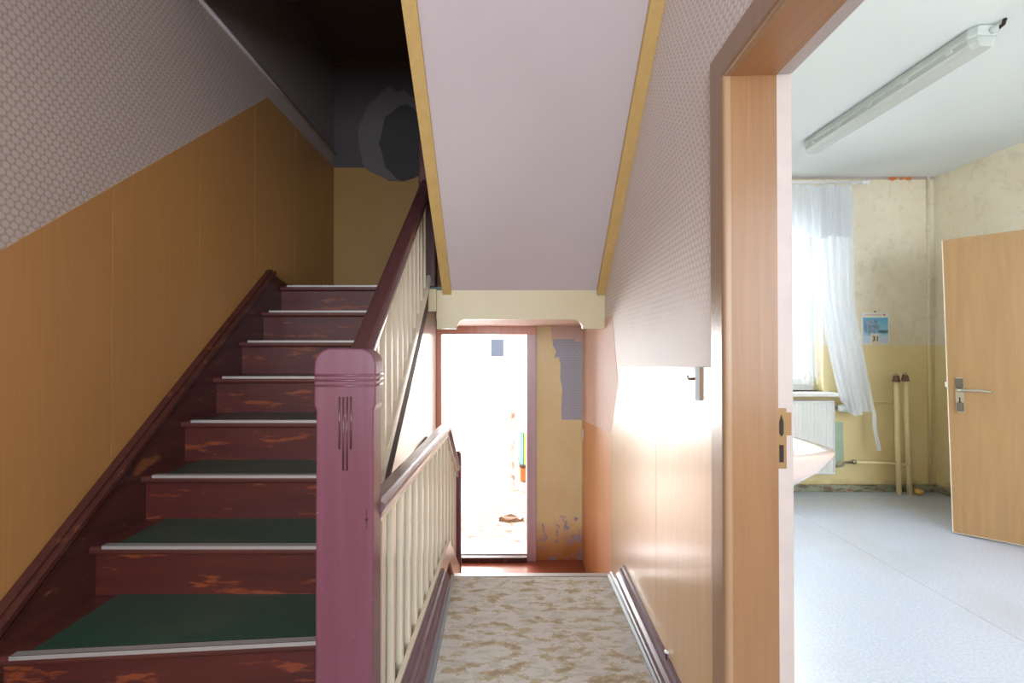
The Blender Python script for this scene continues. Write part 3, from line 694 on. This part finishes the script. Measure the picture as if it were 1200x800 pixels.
# ---- fluorescent lamp on the room ceiling
lp = thing('ceiling_lamp', 'long grey fluorescent ceiling lamp with clear ribbed cover', 'ceiling lamp', (2.235, 2.68, RZ))
def trough(y0, y1, pr, z, inset=0.05):
    pts = []
    for y, s in ((y0, 0.7), (y0 + 0.03, 1.0), (y1 - 0.03, 1.0), (y1, 0.7)):
        pts.append([(p[0] * s, y, z + p[1]) for p in pr])
    return pts
obj('housing', loft(bm_new(), trough(-0.60, 0.60, [(-0.062, -0.052), (-0.066, -0.040), (-0.058, -0.005), (0.058, -0.005), (0.066, -0.040), (0.062, -0.052)], 0)), 'lampgrey', lp)
obj('cover', loft(bm_new(), trough(-0.595, 0.595, [(-0.060, -0.052), (-0.056, -0.075), (-0.036, -0.098), (0.036, -0.098), (0.056, -0.075), (0.060, -0.052)], 0)), 'lens', lp)
for x in (-0.022, 0.022):
    tb = obj('tube', tube(bm_new(), [(x, -0.55, -0.062), (x, 0.55, -0.062)], 0.012, 10), 'white', lp, True)
cl0 = None
for sgn in (-1, 1):
    for i in range(5):
        y = -0.48 + 0.24 * i
        bq = bm_new(); box(bq, sgn * 0.060 - 0.006, sgn * 0.060 + 0.008, y - 0.016, y + 0.016, -0.066, -0.034, 0.003, 1)
        obj('clip', bq, 'lampgrey', lp)
obj('cable', tube(bm_new(), [(0.02, -0.57, -0.03), (0.032, -0.605, -0.034), (0.040, -0.63, -0.022), (0.042, -0.635, 0.0)], 0.008, 8), 'black', lp, True)
obj('cable_gland', tube(bm_new(), [(0.015, -0.585, -0.028), (0.03, -0.62, -0.034)], 0.016, 10), 'lampgrey', lp, True)

# ---- radiator
RF = 3.885
ra = thing('radiator', 'white ribbed panel radiator under the window sill', 'radiator', (0, 0, 0))
X0, X1, Z0, Z1 = 1.55, 2.835, 0.175, 0.80
pr = [(X0, RF + 0.014)]
nf = 38; pw = (X1 - X0) / nf
for i in range(nf):
    a = X0 + i * pw
    pr += [(a + pw * 0.18, RF + 0.014), (a + pw * 0.34, RF + 0.008), (a + pw * 0.76, RF + 0.008), (a + pw * 0.92, RF + 0.014)]
pr += [(X1, RF + 0.014), (X1, RF + 0.028), (X0, RF + 0.028)]
obj('front_panel', prism(bm_new(), pr, 'Z', Z0 + 0.012, Z1 - 0.012), 'white', ra)
obj('rear_panel', box(bm_new(), X0, X1, RF + 0.065, RF + 0.08, Z0, Z1, 0.004), 'white', ra)
for x in (X0 - 0.004, X1 - 0.004): obj('side_cover', box(bm_new(), x, x + 0.010, RF - 0.002, RF + 0.082, Z0, Z1, 0.003, 1), 'white', ra)
tg = bm_new(); box(tg, X0, X1, RF - 0.002, RF + 0.01, Z1 - 0.016, Z1, 0.003, 1); box(tg, X0, X1, RF - 0.002, RF + 0.01, Z0, Z0 + 0.016, 0.003, 1)
for i in range(30): box(tg, X0 + i * (X1 - X0) / 30, X0 + i * (X1 - X0) / 30 + 0.012, RF + 0.01, RF + 0.066, Z1 - 0.006, Z1)
obj('top_grille', tg, 'white', ra)
tv = bm_new()
tube(tv, [(X1 + 0.045, RF + 0.02, 0.735), (X1 + 0.065, RF + 0.02, 0.735), (X1 + 0.105, RF + 0.012, 0.733), (X1 + 0.130, RF + 0.010, 0.732)], 0.026, 14, 0.034)
obj('thermostat_head', tv, 'white', ra, True)
obj('valve_body', tube(bm_new(), [(X1 - 0.01, RF + 0.035, 0.735), (X1 + 0.05, RF + 0.03, 0.735)], 0.013, 10), 'steel', ra, True)
vb = bm_new(); tube(vb, [(X1 - 0.01, RF + 0.035, 0.235), (X1 + 0.05, RF + 0.035, 0.235), (X1 + 0.085, RF + 0.03, 0.240), (X1 + 0.11, RF + 0.03, 0.268), (X1 + 0.21, RF + 0.03, 0.272)], 0.010, 10)
tube(vb, [(X1 + 0.035, RF + 0.035, 0.225), (X1 + 0.035, RF + 0.035, 0.275)], 0.012, 8); tube(vb, [(X1 + 0.19, RF + 0.03, 0.255), (X1 + 0.19, RF + 0.03, 0.29)], 0.014, 8)
obj('return_valve', vb, 'steel', ra, True)

# ---- heating risers
def riser_pipe(x, ztop, label, lean):
    t = thing('heating_pipe', label, 'pipe', (x, 3.905, 0), 0, 'capped heating pipes')
    obj('pipe', tube(bm_new(), [(lean, 0, 0), (lean * 0.4, 0, ztop * 0.5), (0, 0, ztop)], 0.0195, 14), 'yellowpipe', t, True)
    obj('cap', tube(bm_new(), [(0, 0, ztop - 0.01), (0, 0, ztop + 0.02), (0, 0, ztop + 0.021), (0, 0, ztop + 0.045)], 0.028, 12, 0.021), 'brown', t, False)
    obj('plug', tube(bm_new(), [(0, 0, ztop + 0.04), (0, 0, ztop + 0.062)], 0.012, 10), 'steel', t, True)
    return t
p1 = riser_pipe(3.385, 0.97, 'left of the two capped yellow heating pipes on the floor by the window wall', 0.015)
p2 = riser_pipe(3.462, 0.975, 'right of the two capped yellow heating pipes, nearer the room corner', 0.03)
hp = thing('supply_pipe', 'thin yellow pipe running low from the radiator valve to the heating pipes', 'pipe')
obj('pipe', tube(bm_new(), [(X1 + 0.205, RF + 0.03, 0.272), (3.30, RF + 0.03, 0.264), (3.485, RF + 0.012, 0.256)], 0.0105, 10), 'yellowpipe', hp, True)
hp = thing('supply_pipe', 'thin yellow pipe behind the curtain edge joining the left capped pipe higher up', 'pipe')
obj('pipe', tube(bm_new(), [(X1 + 0.06, RF + 0.035, 0.755), (3.12, RF + 0.035, 0.785), (3.38, RF + 0.03, 0.795)], 0.0105, 10), 'yellowpipe', hp, True)
random.seed(3)
b_ = bm_new(); bmesh.ops.create_icosphere(b_, subdivisions=3, radius=0.033)
for v in b_.verts: v.co *= 1 + random.uniform(-0.22, 0.2); v.co.z *= 0.85
fo = tag(obj('foam_lump', b_, 'foam', None, True), 'crumbly yellow foam lump on the floor beside the right pipe', 'foam'); fo.location = (3.555, 3.89, 0.026)

# ---- curtain rod, curtains
rod = thing('curtain_rod', 'thin white curtain rod with finial and rings above the window', 'curtain rod', (0, 3.80, 2.64))
obj('rod', tube(bm_new(), [(1.2, 0, 0), (3.03, 0, 0)], 0.011, 10), 'white', rod, True)
fb = bm_new(); tube(fb, [(3.02, 0, 0), (3.05, 0, 0)], 0.018, 10); tube(fb, [(3.05, 0, 0), (3.065, 0, 0), (3.11, 0, 0)], 0.022, 10, 0.006)
obj('finial', fb, 'white', rod, True)
obj('bracket', tube(bm_new(), [(2.99, 0, 0), (2.99, 0.18, 0.0)], 0.008, 8), 'white', rod, True)
def ring_bm(x, tilt):
    b = bm_new(); pts = []
    for k in range(17):
        a = 2 * PI * k / 16; pts.append((x + tilt * math.cos(a) * 0.5, 0.026 * math.sin(a), -0.008 + 0.028 * math.cos(a)))
    return tube(b, pts, 0.0035, 6)
for x, t_ in ((1.9, 0.01), (2.1, -0.01), (2.3, 0.01), (2.50, 0.02), (2.70, 0.0), (2.79, 0.01), (2.92, 0.03)): obj('ring', ring_bm(x, t_), 'white', rod, True)
def sheet(nu, nv, f):
    b = bm_new(); V = [[b.verts.new(f(i / nu, j / nv)) for i in range(nu + 1)] for j in range(nv + 1)]
    for j in range(nv):
        for i in range(nu): b.faces.new((V[j][i], V[j][i + 1], V[j + 1][i + 1], V[j + 1][i]))
    return b
def val(u, v):   # valance
    x = 1.35 + 1.545 * u
    y = 3.765 + 0.014 * math.sin(u * 150) * (0.4 + v) + 0.008 * math.sin(u * 61 + 1)
    zb = 2.215 - 0.035 * abs(math.sin(u * 17 + 0.5)) - 0.012 * abs(math.sin(u * 75))
    if u > 0.84 and u < 0.90: zb -= 0.02
    zt = 2.605 - 0.008 * math.sin(u * 40)
    return (x, y, zt + (zb - zt) * v)
cv = tag(obj('curtain_valance', sheet(260, 14, val), 'lace', None, True), 'short gathered white lace valance hanging from the curtain rod', 'curtain')
def side(u, v):
    x0 = 2.62 + 0.24 * max(0, v - 0.35) ** 1.0 + 0.08 * v ** 3; x1 = 2.955 + 0.16 * (max(0, v - 0.5) / 0.5) ** 1.1
    if v < 0.45: x0 = x0 - 0.0
    x = x0 + (x1 - x0) * u
    fade = 0.5 + 0.5 * v
    y = 3.815 + 0.018 * math.sin(u * 30 + 0.8 * v) * fade + 0.012 * math.sin(u * 71 + 2 * v)
    zt = 2.60 if u < 0.9 else 2.57; zb = 0.70 + 0.02 * math.sin(u * 11) + (0.03 if u > 0.85 else 0)
    if u < 0.2: zb += 0.10 * (0.2 - u) / 0.2
    return (x, y, zt + (zb - zt) * v)
sc2 = thing('net_curtain', 'long white net curtain gathered at the right side of the window', 'curtain')
obj('cloth', sheet(90, 40, side), 'sheer', sc2, True)
def tail(u, v): return (3.09 + 0.035 * u + 0.03 * v, 3.80 + 0.01 * math.sin(u * 6 + v * 5), 0.72 - v * (0.34 - 0.02 * u))
obj('torn_tail', sheet(6, 14, tail), 'sheer', sc2, True)
def inner(u, v):
    x = 2.50 + 0.22 * u + 0.03 * v * (1 - u) ; y = 3.862 + 0.012 * math.sin(u * 18) + 0.006 * math.sin(u * 50 + 4 * v)
    return (x, y, 2.58 + (0.98 - 2.58 + 0.05 * math.sin(u * 30)) * v)
M['sheer2'] = m_sheer('thin_white_net', 0.35)
ic = tag(obj('inner_net_curtain', sheet(40, 30, inner), 'sheer2', None, True), 'thin torn net curtain strip hanging in front of the window frame', 'curtain')

# ---- calendar
cd = thing('wall_calendar', 'tear-off calendar with winter tree picture and the date 31', 'calendar', (3.143, RY - 0.004, 1.283))
obj('backing', box(bm_new(), 0, 0.245, -0.003, 0.002, 0, 0.28), 'paperwhite', cd)
obj('picture', box(bm_new(), 0.014, 0.232, -0.0045, -0.002, 0.008, 0.232), 'picture', cd)
db = obj('date_block', box(bm_new(), 0.080, 0.148, -0.014, -0.003, 0.004, 0.090, 0.001, 1), 'cream', cd)
M['ink'] = plain('black_ink', (40, 44, 44), 0.6); M['redink'] = plain('red_ink', (200, 90, 84), 0.6)
def text(body, size, loc, mat, parent, ext=0.0006, name='lettering'):
    c = bpy.data.curves.new('text', 'FONT'); c.body = body; c.size = size; c.extrude = ext; c.align_x = 'CENTER'; c.align_y = 'CENTER'; c.offset = size * 0.02
    o = bpy.data.objects.new('tmp', c); COL.objects.link(o)
    bpy.context.view_layer.update()
    me = bpy.data.meshes.new_from_object(o.evaluated_get(bpy.context.evaluated_depsgraph_get()))
    bpy.data.objects.remove(o); me.transform(Matrix.Rotation(R(90), 4, 'X')); me.materials.clear(); me.materials.append(M[mat])
    t = bpy.data.objects.new(name, me); COL.objects.link(t); t.parent = parent; t.location = loc; return t
text('31', 0.060, (0.114, -0.0146, 0.047), 'ink', db)
obj('header_line', box(bm_new(), 0.03, 0.185, -0.0038, -0.002, 0.256, 0.259), 'redink', cd)
obj('header_mark', tube(bm_new(), [(0.20, -0.002, 0.258), (0.20, -0.0042, 0.258)], 0.008, 10), 'redink', cd)
obj('nail', tube(bm_new(), [(0.12, 0.004, 0.286), (0.12, -0.012, 0.286)], 0.005, 8), 'black', cd)

# ---- washbasin on the hall side of the room wall
ba = thing('washbasin', 'pale pink ceramic washbasin just inside the doorway', 'washbasin', (0, 0, 0))
def basin_ring(s, z, inset=0.0, sh=0.0):
    cx, cy = 0.812, 2.0; pts = []
    for k in range(120):
        a = -PI / 2 + PI * k / 119
        ca, sa = math.cos(a), math.sin(a)
        ex = 0.5
        X = 0.545 * s * abs(ca) ** ex; Y = 0.28 * s * math.copysign(abs(sa) ** ex, sa)
        pts.append((cx + max(0, X - inset) + sh, cy + Y * (1 - inset * 2.2), z))
    return pts
rings = [basin_ring(0.25, 0.65), basin_ring(0.50, 0.665), basin_ring(0.76, 0.71), basin_ring(0.92, 0.775), basin_ring(0.985, 0.825), basin_ring(1.0, 0.842), basin_ring(0.995, 0.850),
         basin_ring(0.985, 0.852, 0.03), basin_ring(0.97, 0.846, 0.055), basin_ring(0.88, 0.78, 0.07), basin_ring(0.65, 0.72, 0.08), basin_ring(0.3, 0.70, 0.08)]
o_ = obj('bowl', loft(bm_new(), rings), 'ceramic', ba, True)
dr = obj('drain', tube(bm_new(), [(0.98, 2.0, 0.700), (0.98, 2.0, 0.706)], 0.025, 14), 'steel', ba)
tp = bm_new(); tube(tp, [(0.86, 2.0, 0.85), (0.86, 2.0, 0.93), (0.90, 2.0, 0.96), (0.98, 2.0, 0.95), (0.99, 2.0, 0.93)], 0.012, 10)
obj('tap', tp, 'steel', ba, True)
obj('waste_pipe', tube(bm_new(), [(0.92, 2.0, 0.62), (0.92, 2.0, 0.50), (0.82, 2.0, 0.48)], 0.02, 10), 'white', ba, True)

# ---- door leaf in the room
ang = math.atan2(-0.60, 0.62)
dl = thing('door_leaf', 'light oak-coloured door leaf standing open in the bright room', 'door', (3.052, 3.085, 0.0), ang)
DW, DH = 0.86, 1.99
M['leaf_edge'] = plain('pale_leaf_edge', (236, 226, 210), 0.5)
slab = obj('slab', box(bm_new(), 0, DW, 0, 0.04, 0.008, DH, 0.002, 1), 'leaf', dl)
eb = bm_new(); box(eb, -0.004, 0.002, 0.001, 0.039, 0.008, DH); box(eb, 0, DW, 0.002, 0.038, 0.004, 0.010)
obj('edge_banding', eb, 'leaf_edge', dl)
pl = bm_new(); pts = [(0.047 + 0.02 * math.cos(a * PI / 8), 1.035 + 0.02 * math.sin(a * PI / 8)) for a in range(9)] + [(0.047 - 0.02 * math.cos(a * PI / 8), 0.835 - 0.02 * math.sin(a * PI / 8)) for a in range(9)]
pts = [(x * 1.0 + 0.008, z) for x, z in pts]
prism(pl, pts, 'Y', -0.009, 0.001)
ph = obj('handle_plate', pl, 'steel', dl)
M['darksteel'] = plain('dull_dark_steel', (112, 104, 96), 0.45, 0.6, 0.1, 60)
for z0, z1 in ((0.978, 1.045), (0.828, 0.885)):
    obj('dark_inlay', box(bm_new(), 0.037, 0.073, -0.0105, -0.008, z0, z1, 0.006, 2), 'darksteel', ph)
obj('keyhole', prism(bm_new(), [(0.050, 0.885), (0.060, 0.885), (0.0575, 0.905), (0.060, 0.913), (0.055, 0.920), (0.050, 0.913), (0.0525, 0.905)], 'Y', -0.011, -0.0085), 'black', ph)
hd = bm_new(); tube(hd, [(0.055, -0.008, 0.968), (0.055, -0.045, 0.968), (0.062, -0.055, 0.968), (0.085, -0.058, 0.970), (0.14, -0.057, 0.972), (0.185, -0.056, 0.966), (0.20, -0.052, 0.962)], 0.0095, 10, 0.007)
obj('lever_handle', hd, 'steel', dl, True)
obj('latch_bolt', box(bm_new(), -0.014, 0.0, 0.014, 0.028, 0.985, 1.02, 0.003, 1), 'white', dl)
dl.rotation_euler = (0, R(-1.2), ang)
dl.location.z = 0.004

# ---- things in the bright room beyond the back door
cb = thing('cupboard', 'low orange wooden cupboard partly visible in the bright room beyond the back door', 'cupboard', (0.62, 6.3, -0.62))
obj('body', box(bm_new(), -0.36, 0.35, 0.03, 0.45, 0, 0.215, 0.005), 'orange', cb)
obj('door', box(bm_new(), -0.35, -0.01, 0.0, 0.03, 0.02, 0.20, 0.005), 'orange', cb); obj('door', box(bm_new(), 0.01, 0.34, 0.0, 0.03, 0.02, 0.20, 0.005), 'orange', cb)
obj('top', box(bm_new(), -0.38, 0.37, -0.02, 0.46, 0.215, 0.235, 0.003), 'string', cb)
M['bk1'] = plain('light_blue_cover', (120, 190, 205), 0.5); M['bk2'] = plain('yellow_cover', (222, 196, 90), 0.5); M['bk3'] = plain('blue_grey_panel', (84, 96, 120), 0.5)
def book(x, w_, h, mat, label):
    t = thing('book', label, 'book', (x, 6.34, -0.384), 0, 'upright books on the cupboard')
    cvb = bm_new(); box(cvb, 0, 0.004, 0, 0.20, 0, h); box(cvb, w_ - 0.004, w_, 0, 0.20, 0, h); box(cvb, 0, w_, 0, 0.004, 0, h)
    obj('cover', cvb, mat, t); obj('pages', box(bm_new(), 0.004, w_ - 0.004, 0.004, 0.195, 0.004, h - 0.006), 'paperwhite', t)
book(0.255, 0.045, 0.46, 'bk1', 'light blue book standing on the cupboard beyond the back door')
book(0.302, 0.035, 0.44, 'bk2', 'yellow book beside the light blue one beyond the back door')
vp = thing('wall_panel', 'small blue-grey panel high on the white wall beyond the back door', 'panel', (-0.17, 7.16, 1.10))
obj('panel', box(bm_new(), 0, 0.20, 0, 0.03, 0, 0.27, 0.004), 'bk3', vp); obj('panel_frame', frame_rect(bm_new(), -0.01, 0.21, -0.008, 0.034, -0.01, 0.28, 0.012), 'whitewall', vp)
pd = thing('flaking_post', 'narrow red-edged flaking post standing in the bright room beyond the back door', 'post', (0.10, 5.9, -0.62))
obj('post', box(bm_new(), 0.02, 0.07, 0, 0.10, 0, 2.1, 0.006), 'rubble', pd); obj('red_strip', box(bm_new(), -0.035, -0.02, 0.0, 0.02, 0.8, 2.05, 0.003), 'redframe', pd)
obj('hinge_block', box(bm_new(), -0.035, 0.03, 0.02, 0.04, 0.8, 2.05), 'whitewall', pd)
db_ = bm_new(); random.seed(8)
pts = blob(0.10, 4.95, 0.15, 0.06, 16, 0.25)
prism(db_, pts, 'Z', -0.62, -0.600)
for v in db_.verts:
    if v.co.z > -0.61: v.co.z += random.uniform(0, 0.03)
tag(obj('paper_scrap', db_, 'brown'), 'crumpled brown scrap on the floor just beyond the back door', 'debris')
db_ = bm_new(); pts = blob(0.20, 5.6, 0.20, 0.10, 16, 0.25)
prism(db_, pts, 'Z', -0.62, -0.60)
tag(obj('rubble_sheet', db_, 'pink'), 'pinkish sheet lying on the floor further beyond the back door', 'debris')
